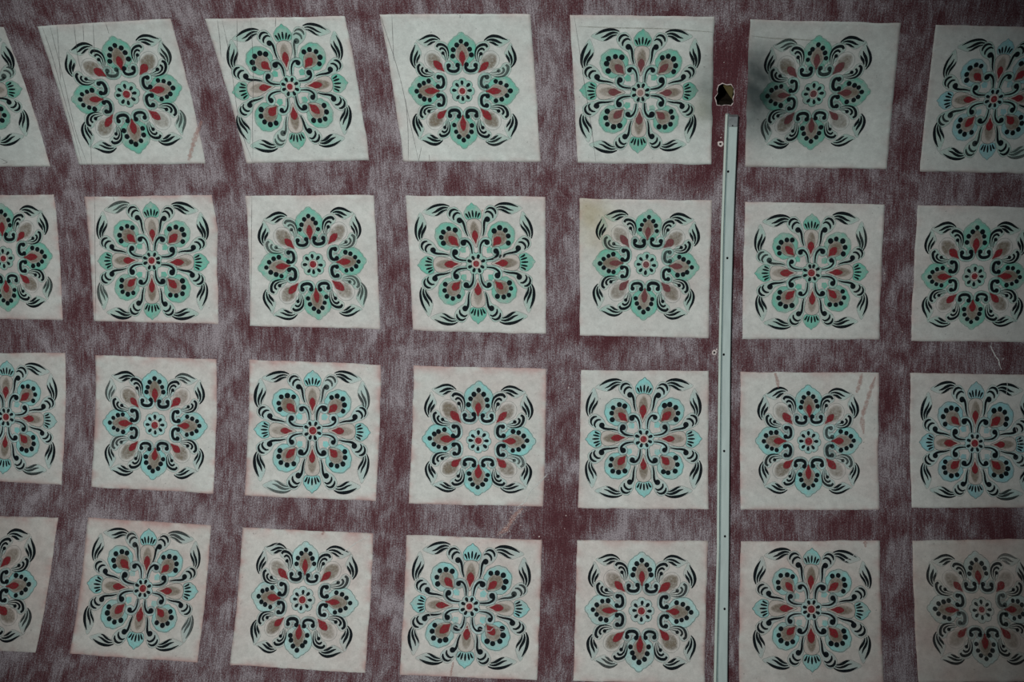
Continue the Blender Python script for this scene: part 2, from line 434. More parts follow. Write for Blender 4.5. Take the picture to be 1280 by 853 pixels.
def petal_core(sq, P, tr, cream, olive, cov_o, lined=True):
    if cream is not None:
        cp = tr(cream); P.fill(cp, 'cream', LIFT['cream'], CREAM, (.85, .8, .6))
        if lined: P.outline(cp, .00168, .010, .6)
    op = tr(olive); P.fill(op, 'olive', LIFT['olive'], one, (cov_o, cov_o, cov_o * .75, 0), rings=(.45, .72, .95, 1.2))
def heart(sq, parent, f, tr, tip, w, mid, end):
    Q = Paint(sq, f)
    k = sq.rng.uniform(.88, 1.12)
    Q.fill(tr(teardrop(tip, w * k, mid, end * sq.rng.uniform(.97, 1.04))), 'red', LIFT['red'], sq.redt, (1, 1, .92, 0), rings=(.5, .8, .97, 1.16))
    Q.build('petal_heart', parent)

def motif_A(sq, root, green, halo):
    centre_flower(sq, root, 'A', green, halo)
    for k, mir in octants():
        tr = sym(k, mir)
        cen = tr([(.16, .38)])[0]
        P = Paint(sq, sq.jit(cen)); path = tr(catmull(HOOK, 4)); cv = fade(sq, .06); ww = sq.rng.uniform(.9, 1.15)
        b1, b2 = tr([HOOK_B1])[0], tr([HOOK_B2])[0]
        P.ribbon(path, [.135], 'line', LIFT['line'], cov=.55)
        P.disc(b1, .083, 'line', LIFT['line'], cov=.55); P.disc(b2, .083, 'line', LIFT['line'], cov=.55)
        P.ribbon(path, [.118], 'wash', LIFT['wash'], halo, .93)
        P.disc(b1, .074, 'wash', LIFT['wash'], halo, .93); P.disc(b2, .074, 'wash', LIFT['wash'], halo, .93)
        P.ribbon(path, [.042 * ww, .054 * ww, .054 * ww, .042 * ww], 'ink', LIFT['ink'], cov=cv)
        P.disc(b1, .042, 'ink', LIFT['ink'], cov=cv); P.disc(b2, .041, 'ink', LIFT['ink'], cov=cv)
        P.build('hook_scroll', root)
        # curl beside the petal
        cen = tr([(.33, .68)])[0]; cv = fade(sq)
        P = Paint(sq, sq.jit(cen)); c1, c2, c3 = [tr(catmull(c, 4)) for c in (CURL1, CURL2, CURL3)]
        sh = tr(catmull([(.245, .46), (.20, .56), (.195, .66), (.235, .77), (.33, .84), (.44, .845), (.50, .77), (.47, .70), (.40, .66), (.37, .58), (.32, .52)], 3, True))
        P.outline(sh, cov=.32); P.fill(sh, 'wash', LIFT['wash0'], halo, (.6, .6, .35))
        P.ribbon(c1, [.005, .016, .030, .044, .052, .040], 'ink', LIFT['ink'], cov=cv)
        P.ribbon(c2, [.004, .014, .030, .042, .032], 'ink', LIFT['ink'], cov=cv)
        P.ribbon(c3, [.004, .014, .034], 'ink', LIFT['ink'], cov=cv); P.disc(tr([CURL_BALL])[0], .033, 'ink', LIFT['ink'], cov=cv)
        P.build('curl', root)
        leaf(sq, root, tr, A_LEAF, A_LEAF_SHAPE, halo)
    tealp = half([(0, 1.0), (.045, .985), (.075, .948), (.125, .928), (.155, .895), (.205, .858), (.243, .79), (.25, .73), (.243, .65), (.22, .575), (.19, .52), (.10, .46), (0, .43)])
    creamp = half([(0, .43), (.065, .50), (.118, .58), (.118, .65), (.085, .74), (0, .81)])
    for k in range(4):
        tr = sym(k, False); f = sq.jit(tr([(0, .7)])[0], .006, .03)
        P = Paint(sq, f); tp = tr(tealp)
        P.fill(tp, 'wash', LIFT['wash'] + .00004, green, (.75, .9, .95, .0), tr([(0, .66)])[0], (.5, .8, .92, 1.07), ctint=halo)
        P.outline(tp, .00153, cov=sq.line)
        petal_core(sq, P, tr, creamp, teardrop(.44, .098, .61, .80), sq.rng.uniform(.6, 1.))
        o = P.build('petal', root)
        heart(sq, o, f, tr, .42, .054, .565, .665)
        Q = Paint(sq, f)
        for a, r_ in ((0, .852), (.088, .79), (-.088, .79), (.138, .705), (-.138, .705), (.163, .605), (-.163, .605)):
            Q.disc(tr([(a + sq.rng.gauss(0, .006), r_ + sq.rng.gauss(0, .006))])[0], sq.rng.uniform(.040, .047), 'ink', LIFT['ink'])
        Q.build('petal_dots', o)
        f = sq.jit(tr([(.45, .45)])[0], .008, .05); tr2 = lambda p, tr=tr: tr(diag(p))
        P = Paint(sq, f)
        cp = tr2(half([(0, .46), (.09, .58), (.15, .70), (.145, .80), (.08, .88), (0, .90)])); P.outline(cp, cov=.32)
        petal_core(sq, P, tr2, None, teardrop(.46, .112, .70, .86), sq.rng.uniform(.45, 1.), False)
        o = P.build('corner_petal', root)
        heart(sq, o, f, tr2, .45, .06, .585, .68)

def leaf(sq, root, tr, strokes, shape, halo):
    cen = tr([(.6, .87)])[0]; cv = fade(sq); f = sq.jit(cen, .008, .05); P = Paint(sq, f)
    sh = tr(catmull(shape, 3, True))
    P.outline(sh, cov=.27); P.fill(sh, 'wash', LIFT['wash0'], halo, (.65, .55, .25))
    o = P.build('leaf', root)
    Q = Paint(sq, f)
    for i, s_ in enumerate(strokes):
        kk = sq.rng.uniform(.85, 1.15)
        Q.ribbon(tr(catmull(s_, 4)), np.array([.014, .030, .042, .040, .028, .008]) * (1.14, 1.06, 1.0)[i] * kk, 'ink', LIFT['ink'], cov=cv)
    Q.build('leaf_veins', o)

def motif_B(sq, root, green, halo):
    teal = half([(0, .86), (.055, .862), (.11, .835), (.165, .79), (.207, .715), (.222, .64), (.212, .565), (.19, .51), (.13, .46), (.06, .42), (0, .40)], 3)
    teal = scallop(teal, 9, .045)
    creamd = half([(0, .40), (.07, .46), (.118, .55), (.118, .625), (.08, .685), (0, .71)])
    cap = half([(0, 1.0), (.035, .968), (.08, .945), (.115, .90), (.145, .85), (.142, .79), (.115, .735), (.06, .73), (0, .73)])
    creama = half([(0, .25), (.055, .38), (.11, .51), (.132, .61), (.105, .70), (0, .742)])
    for k in range(4):
        tr = sym(k, False); f = sq.jit(tr([(0, .7)])[0], .006, .03)
        P = Paint(sq, f); tp = tr(cap)
        P.fill(tp, 'wash', LIFT['wash'], green, (.92, .95, .9, .0), rings=(.5, .8, .92, 1.1), ctint=green * .7 + halo * .3); P.outline(tp, .00153, cov=sq.line)
        petal_core(sq, P, tr, creama, teardrop(.32, .072, .52, .68), sq.rng.uniform(.5, .9))
        o = P.build('petal', root)
        heart(sq, o, f, tr, .325, .054, .445, .535)
        Q = Paint(sq, f)
        for j, a in enumerate((-.092, -.05, 0, .05, .092)):
            r1 = (.83, .862, .878, .862, .83)[j]
            Q.ribbon(tr(catmull([(a * .82, .758 - abs(a) * .12), (a * 1.1, .81 - abs(a) * .1), (a * 1.35, r1)], 3)), [.014, .030, .034, .020], 'ink', LIFT['ink'])
        Q.build('petal_fan', o)
        f = sq.jit(tr([(.45, .45)])[0], .007, .04); tr2 = lambda p, tr=tr: tr(diag(p))
        P = Paint(sq, f); tp = tr2(teal)
        P.fill(tp, 'wash', LIFT['wash'] - .00006, green, (.75, .9, .95, .0), tr2([(0, .58)])[0], (.5, .8, .92, 1.08), ctint=halo); P.outline(tp, .00153, cov=sq.line)
        P.fill(tr2([(-.055, .30), (0, .25), (.055, .30), (.04, .37), (-.04, .37)]), 'wash', LIFT['wash'] - .0001, green, (.9, .9, .6))
        petal_core(sq, P, tr2, creamd, teardrop(.405, .108, .58, .70), sq.rng.uniform(.6, 1.))
        o = P.build('corner_petal', root)
        heart(sq, o, f, tr2, .42, .058, .52, .61)
        Q = Paint(sq, f)
        for a, r_ in ((0, .752), (.098, .71), (-.098, .71), (.155, .622), (-.155, .622)):
            Q.disc(tr2([(a + sq.rng.gauss(0, .006), r_ + sq.rng.gauss(0, .006))])[0], sq.rng.uniform(.041, .048), 'ink', LIFT['ink'])
        Q.build('petal_dots', o)
    for k, mir in octants():
        tr = sym(k, mir)
        P = Paint(sq, sq.jit(tr([(.12, .3)])[0], .005)); path = tr(catmull(SCROLL, 4)); b = tr([SCROLL_BALL])[0]
        ww = sq.rng.uniform(.9, 1.15)
        P.ribbon(path, [.07, .115, .125], 'line', LIFT['wash'] + .00008, cov=.5); P.disc(b, .088, 'line', LIFT['wash'] + .00008, cov=.5, n=16)
        P.ribbon(path, [.056, .098, .108], 'wash', LIFT['cream'], halo, .93); P.disc(b, .079, 'wash', LIFT['cream'], halo, .93, n=16)
        P.ribbon(path, np.array([.018, .028, .034, .040, .040]) * ww, 'ink', LIFT['ink']); P.disc(b, .045 * ww, 'ink', LIFT['ink'], n=14)
        P.build('scroll', root)
        P = Paint(sq, sq.jit(tr([(.22, .7)])[0], .006)); path = tr(catmull(OUTER, 4)); b = tr([OUTER_BALL])[0]; cv = fade(sq, .08)
        sh = tr(catmull([(.115, .44), (.118, .56), (.13, .68), (.165, .79), (.20, .875), (.27, .945), (.36, .93), (.425, .85), (.40, .765), (.33, .69), (.24, .64), (.205, .56), (.17, .47)], 3, True))
        P.outline(sh, cov=.35); P.fill(sh, 'wash', LIFT['wash0'] + .0001, halo, (.7, .7, .4), tr([(.23, .74)])[0])
        P.ribbon(path, [.014, .028, .034, .040, .050], 'ink', LIFT['ink'], cov=cv); P.disc(b, .048, 'ink', LIFT['ink'], cov=cv, n=14)
        P.ribbon(tr(catmull(OARC1, 4)), [.014, .032, .040, .036, .018], 'ink', LIFT['ink'], cov=cv)
        P.ribbon(tr(catmull(OARC2, 4)), [.014, .032, .042, .038, .018], 'ink', LIFT['ink'], cov=cv)
        P.build('outer_scroll', root)
        leaf(sq, root, tr, B_LEAF, B_LEAF_SHAPE, halo)
    centre_flower(sq, root, 'B', green, halo)

# ------------------------------------------------------------ the vault
U0, U1, S0, S1 = -3.6, 3.6, -2.55, 2.55
HOLE = [(0.5337,-1.0409),(0.5444,-1.0479),(0.5557,-1.0432),(0.5688,-1.0443),(0.5772,-1.0313),(0.5791,-1.0148),(0.5754,-1.0006),(0.578,-0.9911),(0.5718,-0.9817),(0.5583,-0.9841),(0.5451,-0.9818),(0.5317,-0.983),(0.5289,-0.996),(0.5252,-1.0055),(0.5325,-1.0173),(0.5309,-1.0291)]
hu = [p[0] for p in HOLE]; hs = [p[1] for p in HOLE]
HU0, HU1, HS0, HS1 = min(hu) - .012, max(hu) + .012, min(hs) - .012, max(hs) + .012
def axis(a, b, n, cuts):
    v = sorted(set(np.round(np.linspace(a, b, n), 5)) | set(cuts))
    return np.array(v)
gu = axis(U0, U1, 181, (HU0, HU1)); gs = axis(S0, S1, 141, (HS0, HS1))
gu = np.array([v for v in gu if not (HU0 < v < HU1)]); gs = np.array([v for v in gs if not (HS0 < v < HS1)])
GU, GS = np.meshgrid(gu, gs)
cv_ = np.stack([GU.ravel(), GS.ravel()], 1); nu, ns = len(gu), len(gs)
faces = []
for j in range(ns - 1):
    for i in range(nu - 1):
        if abs(gu[i] - HU0) < 1e-6 and abs(gs[j] - HS0) < 1e-6: continue
        a = j * nu + i; faces.append([a, a + nu, a + nu + 1, a + 1])
base = len(cv_)
i0 = int(np.argmin(abs(gu - HU0))); j0 = int(np.argmin(abs(gs - HS0)))
# ring between the ragged rim of the hole and its square cut in the grid
ring = np.array(HOLE); cen = ring.mean(0); nh = len(ring)
d = ring - cen
sc = np.minimum((np.where(d[:, 0] > 0, HU1 - cen[0], cen[0] - HU0)) / (abs(d[:, 0]) + 1e-9), (np.where(d[:, 1] > 0, HS1 - cen[1], cen[1] - HS0)) / (abs(d[:, 1]) + 1e-9))
sq_ = cen + d * sc[:, None]
corner_idx = {}
for name_, (cu, cs) in dict(a=(HU0, HS0), b=(HU1, HS0), c=(HU1, HS1), d=(HU0, HS1)).items():
    k = int(np.argmin(((sq_ - np.array([cu, cs])) ** 2).sum(1))); sq_[k] = (cu, cs)
cv_ = np.vstack([cv_, ring, sq_])
for k in range(nh):
    k2 = (k + 1) % nh; faces.append([base + k, base + k2, base + nh + k2, base + nh + k])
inner = surf(cv_[:, 0], cv_[:, 1])
# thickness: outer skin and the four rims
ob = len(inner)
ou = np.linspace(U0, U1, 13); os_ = np.linspace(S0, S1, 61); OU, OS = np.meshgrid(ou, os_)
outer = surf(OU.ravel(), OS.ravel(), -.22)
no = len(ou)
faces += [[ob + j * no + i, ob + j * no + i + 1, ob + (j + 1) * no + i + 1, ob + (j + 1) * no + i] for j in range(len(os_) - 1) for i in range(no - 1)]
allv = np.vstack([inner, outer]); nin = len(faces) - (len(os_) - 1) * (no - 1)
def rim(us_in, us_out):
    global allv
    b = len(allv); allv = np.vstack([allv, surf(*us_in), surf(*us_out, -.22)]); n = len(us_in[0])
    return [[b + i, b + i + 1, b + n + i + 1, b + n + i] for i in range(n - 1)]
lin = np.linspace(S0, S1, 61)
faces += rim((np.full(61, U0), lin), (np.full(61, U0), lin)) + rim((np.full(61, U1), lin), (np.full(61, U1), lin))
lin = np.linspace(U0, U1, 13)
faces += rim((lin, np.full(13, S0)), (lin, np.full(13, S0))) + rim((lin, np.full(13, S1)), (lin, np.full(13, S1)))
tint = np.ones((len(allv), 3)); rub = np.full(len(allv), 0.55)
uu, ss = cv_[:, 0], cv_[:, 1]
rub[:len(cv_)] += .06 * np.clip(-(uu - .35) / 1.2, -.9, .6)
def bump_rub(u0, s0, ru, rs, k): rub[:len(cv_)] += k * np.exp(-((uu - u0) / ru) ** 2 - ((ss - s0) / rs) ** 2)
bump_rub(.575, 0, .05, .9, -.12); bump_rub(-.12, -.20, .12, .05, .2); bump_rub(.1, .3, .06, .12, -.35); bump_rub(.1, -.05, .06, .12, -.2); bump_rub(-.42, .12, .05, .14, -.25); bump_rub(1.1, .27, .3, .04, -.25); bump_rub(.55, -1.1, .07, .16, -.5); bump_rub(.56, -.85, .08, .12, -.35); bump_rub(.13, -.85, .25, .06, .2); bump_rub(1.08, -.9, .05, .25, -.1)
mi = [0] * nin + [1] * (len(faces) - nin)
ceil = mesh_obj('ceiling', allv, faces, ['ceiling', 'outer'], None, (0, 0, 0), mi, tint, None, True)
a = ceil.data.attributes.new('rub', 'FLOAT', 'POINT'); a.data.foreach_set('value', rub.astype(np.float32))
uvl = ceil.data.uv_layers.new(name='arc')
vi = np.empty(len(ceil.data.loops), int); ceil.data.loops.foreach_get('vertex_index', vi)
uvall = np.zeros((len(allv), 2)); uvall[:len(cv_)] = cv_
uvl.data.foreach_set('uv', uvall[vi].astype(np.float32).ravel())
setp(ceil, 'curved red-brown painted plaster vault with a grid of pale squares', kind='structure')

# the broken hole: crumbling sides, a cavity behind, a board seen inside, a pale ragged rim
rng = random.Random(5)
v = []; f = []
for lift, k in ((0, 1.), (-.03, .97), (-.06, 1.12), (-.13, 1.2)):
    q = cen + (ring - cen) * k + np.array([[rng.gauss(0, .0012), rng.gauss(0, .0012)] for _ in range(nh)]) * (lift != 0)
    v.append(surf(q[:, 0], q[:, 1], lift))
for r_ in range(3):
    f += [[r_ * nh + k, (r_ + 1) * nh + k, (r_ + 1) * nh + (k + 1) % nh, r_ * nh + (k + 1) % nh] for k in range(nh)]
f.append([3 * nh + k for k in range(nh)])
setp(mesh_obj('hole_lining', np.vstack(v), f, ['dark'], ceil), 'dark broken cavity above the end of the rail')
bq = [(.553, -1.043), (.574, -1.040), (.578, -1.005), (.577, -.988), (.567, -1.0), (.557, -1.015), (.549, -1.028)]
nb = len(bq); b_ = np.array(bq)
v = np.vstack([surf(b_[:, 0], b_[:, 1], -.030 - .0), surf(b_[:, 0], b_[:, 1], -.045)])
setp(mesh_obj('board', v, [list(range(nb))] + [list(range(nb, 2 * nb))[::-1]] + [[i, nb + i, nb + (i + 1) % nb, (i + 1) % nb] for i in range(nb)], ['board'], ceil), 'olive-brown board showing inside the hole')
v = []; f = []; sec = 6
for k in range(nh * 2):
    t = k / 2; i = int(t); p_ = ring[i % nh] * (1 - (t - i)) + ring[(i + 1) % nh] * (t - i)
    dd = (p_ - cen) / np.linalg.norm(p_ - cen); rr = rng.choice((.0002, .0006, .0012, .0019))
    for j in range(sec):
        an = 2 * math.pi * j / sec
        q = p_ + dd * math.cos(an) * rr
        v.append(surf(q[0], q[1], math.sin(an) * rr * .8))
n2 = nh * 2
f = [[k * sec + j, ((k + 1) % n2) * sec + j, ((k + 1) % n2) * sec + (j + 1) % sec, k * sec + (j + 1) % sec] for k in range(n2) for j in range(sec)]
setp(mesh_obj('plaster_edge', np.array(v), f, ['plaster'], ceil, smooth=True), 'pale broken plaster rim of the hole')

def chip(p, w_, rng):
    n = 7; an = np.linspace(0, 2 * math.pi, n, endpoint=False)
    rr = np.array([w_ * .0024 * rng.uniform(.55, 1.35) for _ in an])
    sq2 = rng.uniform(.5, 1.); rt = rng.uniform(0, 3.14)
    x = rr * np.cos(an); y = rr * np.sin(an) * sq2
    q = np.stack([p[0] + x * math.cos(rt) - y * math.sin(rt), p[1] + x * math.sin(rt) + y * math.cos(rt)], 1)
    return np.vstack([surf(q[:, 0], q[:, 1], .0001), surf(p[0] + (q[:, 0] - p[0]) * .7, p[1] + (q[:, 1] - p[1]) * .7, .0012)]), [[i, (i + 1) % n, n + (i + 1) % n, n + i] for i in range(n)] + [list(range(n, 2 * n))]
SCRAPE = [(-0.0193, 0.2428), (-0.0352, 0.2553), (-0.0493, 0.2725), (-0.0585, 0.2895), (-0.0701, 0.3067), (-0.0938, 0.3241)]
v = []; f = []; b = 0
for (cu, cs, w_) in [(0.5468, -0.8868, 1.2), (0.5487, -0.8963, 0.7), (0.5549, -0.2496, 1.6), (0.5483, -0.2277, 0.8), (0.5601, -0.2279, 0.9), (0.5363, -0.2348, 0.6), (0.6052, -0.407, 0.9), (0.6283, -0.2435, 0.8), (0.6048, -0.3347, 0.6), (0.546, -1.1091, 0.6), (0.5505, -1.1513, 0.5), (-0.9638, -0.954, 0.6), (0.5531, -0.3292, 0.7), (0.1116, 0.2609, 0.9), (0.1089, 0.2992, 0.7), (0.0911, 0.2135, 0.7), (0.0323, 0.3253, 1.1), (0.0153, 0.321, 0.6), (-0.0244, 0.2934, 0.8), (-0.0208, 0.2897, 0.6), (-0.0654, 0.3017, 1.2), (-0.0578, 0.3111, 0.9), (0.0668, 0.1539, 0.6), (0.2078, 0.3107, 0.9), (0.1904, 0.2826, 0.6), (0.5147, 0.2902, 1.0), (0.0961, -0.1377, 0.8), (0.1133, -0.1258, 1.0), (0.1161, -0.0918, 0.8), (0.0571, 0.1542, 0.7), (0.0527, 0.1784, 0.7), (-0.168, -0.2753, 0.7), (-0.0361, -0.2821, 0.7), (-0.1828, -0.2505, 0.8), (-0.1509, -0.2534, 0.7), (1.0349, -0.4836, 1.1), (0.9547, -0.6997, 0.7), (0.6073, -1.1812, 0.5), (0.5995, -0.7077, 0.6), (0.6101, -0.6718, 0.5), (1.386, -0.234, 1.3), (1.0001, -0.2421, 0.6), (1.1007, -0.2699, 0.7), (-0.4576, 0.0518, 0.8), (-0.4607, 0.02, 0.6), (-0.9058, -0.2946, 0.6), (-0.8046, -0.296, 0.6), (-0.3425, 0.7602, 0.7), (-0.2198, 0.7508, 0.6), (-1.0771, 0.7463, 0.7), (-1.1616, 0.7447, 0.5), (-1.2457, 0.7479, 0.6), (-0.4215, 0.3842, 0.6), (-0.3191, 0.3185, 0.7), (1.0944, -0.3103, 0.8), (0.6184, 0.2707, 0.6), (0.5338, 0.6576, 0.7), (0.1338, -0.2602, 0.6), (0.121, -0.6426, 0.9), (0.1139, -0.6547, 0.6), (0.4863, -0.724, 0.8), (0.5271, -0.7434, 0.6), (-0.7427, 0.7974, 0.39), (0.1049, -0.454, 0.42), (-1.103, 0.7793, 0.47), (0.0596, 0.3394, 0.44), (0.54, -0.6011, 0.45), (-1.4412, -0.3915, 0.22), (0.1085, 0.6375, 0.55), (-0.4482, 0.717, 0.36), (0.3521, 0.7619, 0.54), (-0.2198, 0.3016, 0.46), (-1.401, 0.7118, 0.5), (-0.5069, 0.2513, 0.41), (-1.3962, 0.3197, 0.53), (1.0695, 0.7728, 0.21), (0.0881, 0.7169, 0.24), (1.118, 0.5913, 0.37), (-1.1472, -0.2334, 0.38), (-1.1338, 0.7417, 0.32), (-0.9238, -0.168, 0.28), (0.7637, 0.2299, 0.54), (0.2129, 0.3146, 0.35), (-1.1274, -1.2727, 0.4), (-0.4125, 0.6217, 0.53), (-1.1454, 0.7634, 0.43), (-0.1172, -0.7892, 0.4), (-1.3941, 0.3162, 0.24), (0.687, 0.2367, 0.5), (-0.9732, -1.1191, 0.36), (0.5443, 0.3517, 0.53), (0.1254, 0.7299, 0.54), (-0.2945, 0.2964, 0.25), (-0.3289, 0.2976, 0.46), (1.1765, -0.2041, 0.25), (-0.6029, -0.7224, 0.26), (-0.4474, -0.6102, 0.35), (1.1017, 0.0684, 0.54), (1.1273, 0.7191, 0.26), (-1.2344, 0.2708, 0.49), (-0.3585, 0.2715, 0.23), (-1.184, 0.7525, 0.39), (-0.4511, -0.727, 0.21), (1.0557, 0.6857, 0.32), (-0.9602, 0.45, 0.49), (0.6862, 0.2879, 0.48), (0.0906, 0.3073, 0.33), (1.1154, 0.1087, 0.45), (-1.3918, 0.5876, 0.24), (-0.6729, 0.2916, 0.48), (0.5419, 0.4533, 0.31), (-0.1439, 0.2948, 0.36), (-1.3913, 0.7093, 0.39), (-0.7946, 0.3144, 0.42), (0.337, 0.2562, 0.54), (0.2294, -1.2724, 0.21), (-0.0311, 0.3135, 0.27), (1.0653, 0.4699, 0.55), (0.2098, -1.2558, 0.28), (0.1424, 0.6687, 0.48), (0.0628, -0.8886, 0.21), (-0.9182, 0.2515, 0.34), (0.9103, 0.2653, 0.47), (1.0454, 0.5619, 0.47), (-0.8985, -0.1585, 0.32), (-0.9395, 0.7544, 0.35), (0.621, 0.7919, 0.53), (0.0643, 0.7688, 0.37), (-1.4175, -0.9666, 0.42), (-1.3901, 0.318, 0.25), (-0.4496, 0.3711, 0.33), (-0.4508, 0.4482, 0.21), (0.6108, -0.5738, 0.42), (-1.4515, -1.1856, 0.51), (-0.4165, 0.0349, 0.44), (-1.4107, 0.5298, 0.24), (-0.9303, 0.3087, 0.53), (-1.3962, -0.4119, 0.37), (1.2938, 0.2539, 0.46), (-0.7185, -0.2757, 0.26), (-0.3799, 0.6708, 0.2), (-0.417, -0.9836, 0.32), (0.0337, 0.2555, 0.31), (-0.1775, -0.2861, 0.55), (-0.4295, -0.8335, 0.35), (-0.4136, -0.5082, 0.4), (-0.9252, 0.6399, 0.39), (-0.2111, 0.2724, 0.28), (-0.1198, 0.3222, 0.41), (1.0742, 0.3936, 0.54), (1.2379, 0.7481, 0.49), (-0.579, 0.2899, 0.33), (0.9862, 0.2342, 0.33), (-0.6129, 0.301, 0.44), (-0.8521, 0.7917, 0.34), (0.3077, 0.2689, 0.32), (-0.4055, -1.1929, 0.42), (0.0811, 0.7016, 0.52), (-0.5665, 0.3035, 0.36), (-1.1521, 0.2704, 0.5), (0.4977, -0.8007, 0.53), (-0.8419, 0.7847, 0.49), (-0.4127, 0.6469, 0.54), (-0.8829, 0.2969, 0.5), (0.6239, 0.2261, 0.27), (-0.251, 0.27, 0.43), (1.0823, -0.9927, 0.42), (0.0929, -0.0373, 0.34), (0.3691, 0.7709, 0.38), (-1.4406, -1.2321, 0.45), (1.0376, 0.2288, 0.31), (-0.2329, 0.7628, 0.31), (-0.8997, 0.357, 0.53), (-0.4356, 0.4366, 0.3), (-0.8591, -0.8053, 0.42), (-0.104, -0.2341, 0.37), (-0.9324, 0.5733, 0.54), (-0.5746, 0.7855, 0.27), (-0.8962, 0.7127, 0.28), (0.699, 0.2424, 0.32), (1.1693, 0.2699, 0.29), (0.0573, -0.4582, 0.36)]:
    a_, g_ = chip((cu, cs), w_, rng); v.append(a_); f += [[i + b for i in q] for q in g_]; b += len(a_)
for _ in range(90):                        # spatter along the scraped diagonal below the third row
    t = rng.random(); k = t * (len(SCRAPE) - 1); i = min(int(k), len(SCRAPE) - 2); k -= i
    cu = SCRAPE[i][0] * (1 - k) + SCRAPE[i + 1][0] * k + rng.gauss(0, .008); cs = SCRAPE[i][1] * (1 - k) + SCRAPE[i + 1][1] * k + rng.gauss(0, .005)
    a_, g_ = chip((cu, cs), rng.uniform(.3, .9), rng); v.append(a_); f += [[i + b for i in q] for q in g_]; b += len(a_)
setp(mesh_obj('plaster_chips', np.vstack(v), f, ['plaster'], ceil), 'scattered pale chips where paint has flaked', kind='stuff')

def surface_ribbon(name, parent, pts, width, mat, lift=.0023, taper=True, cov=1., origin=(0, 0, 0), rng=None, tint=None):
    p = catmull(pts, 6); n = len(p)
    d = np.gradient(p, axis=0); d /= np.linalg.norm(d, axis=1, keepdims=True) + 1e-9
    nn = np.stack([-d[:, 1], d[:, 0]], 1)
    t = np.linspace(0, 1, n)
    wd = width / 2 * (np.minimum(1, .35 + 4 * np.minimum(t, 1 - t)) if taper else np.ones(n))
    if rng: wd = wd * np.array([rng.uniform(.6, 1.4) for _ in t])
    q = np.vstack([p - nn * wd[:, None], p, p + nn * wd[:, None]])
    cover = np.concatenate([np.full(n, cov * .5), np.full(n, cov), np.full(n, cov * .5)])
    fc = [[i, i + 1, n + i + 1, n + i] for i in range(n - 1)] + [[n + i, n + i + 1, 2 * n + i + 1, 2 * n + i] for i in range(n - 1)]
    return mesh_obj(name, surf(q[:, 0], q[:, 1], lift), fc, [mat], parent, origin, None, np.ones((3 * n, 3)) if tint is None else tint, cover)
surface_ribbon('crack', ceil, [(1.348, -0.2735), (1.3544, -0.2588), (1.3637, -0.2423), (1.3728, -0.2306), (1.3755, -0.2185), (1.3825, -0.202)], .0030, 'pale', .0006, True, 1.6, (0, 0, 0), rng)
surface_ribbon('scrape', ceil, SCRAPE, .013, 'pink', .0005, True, .7, (0, 0, 0), rng)

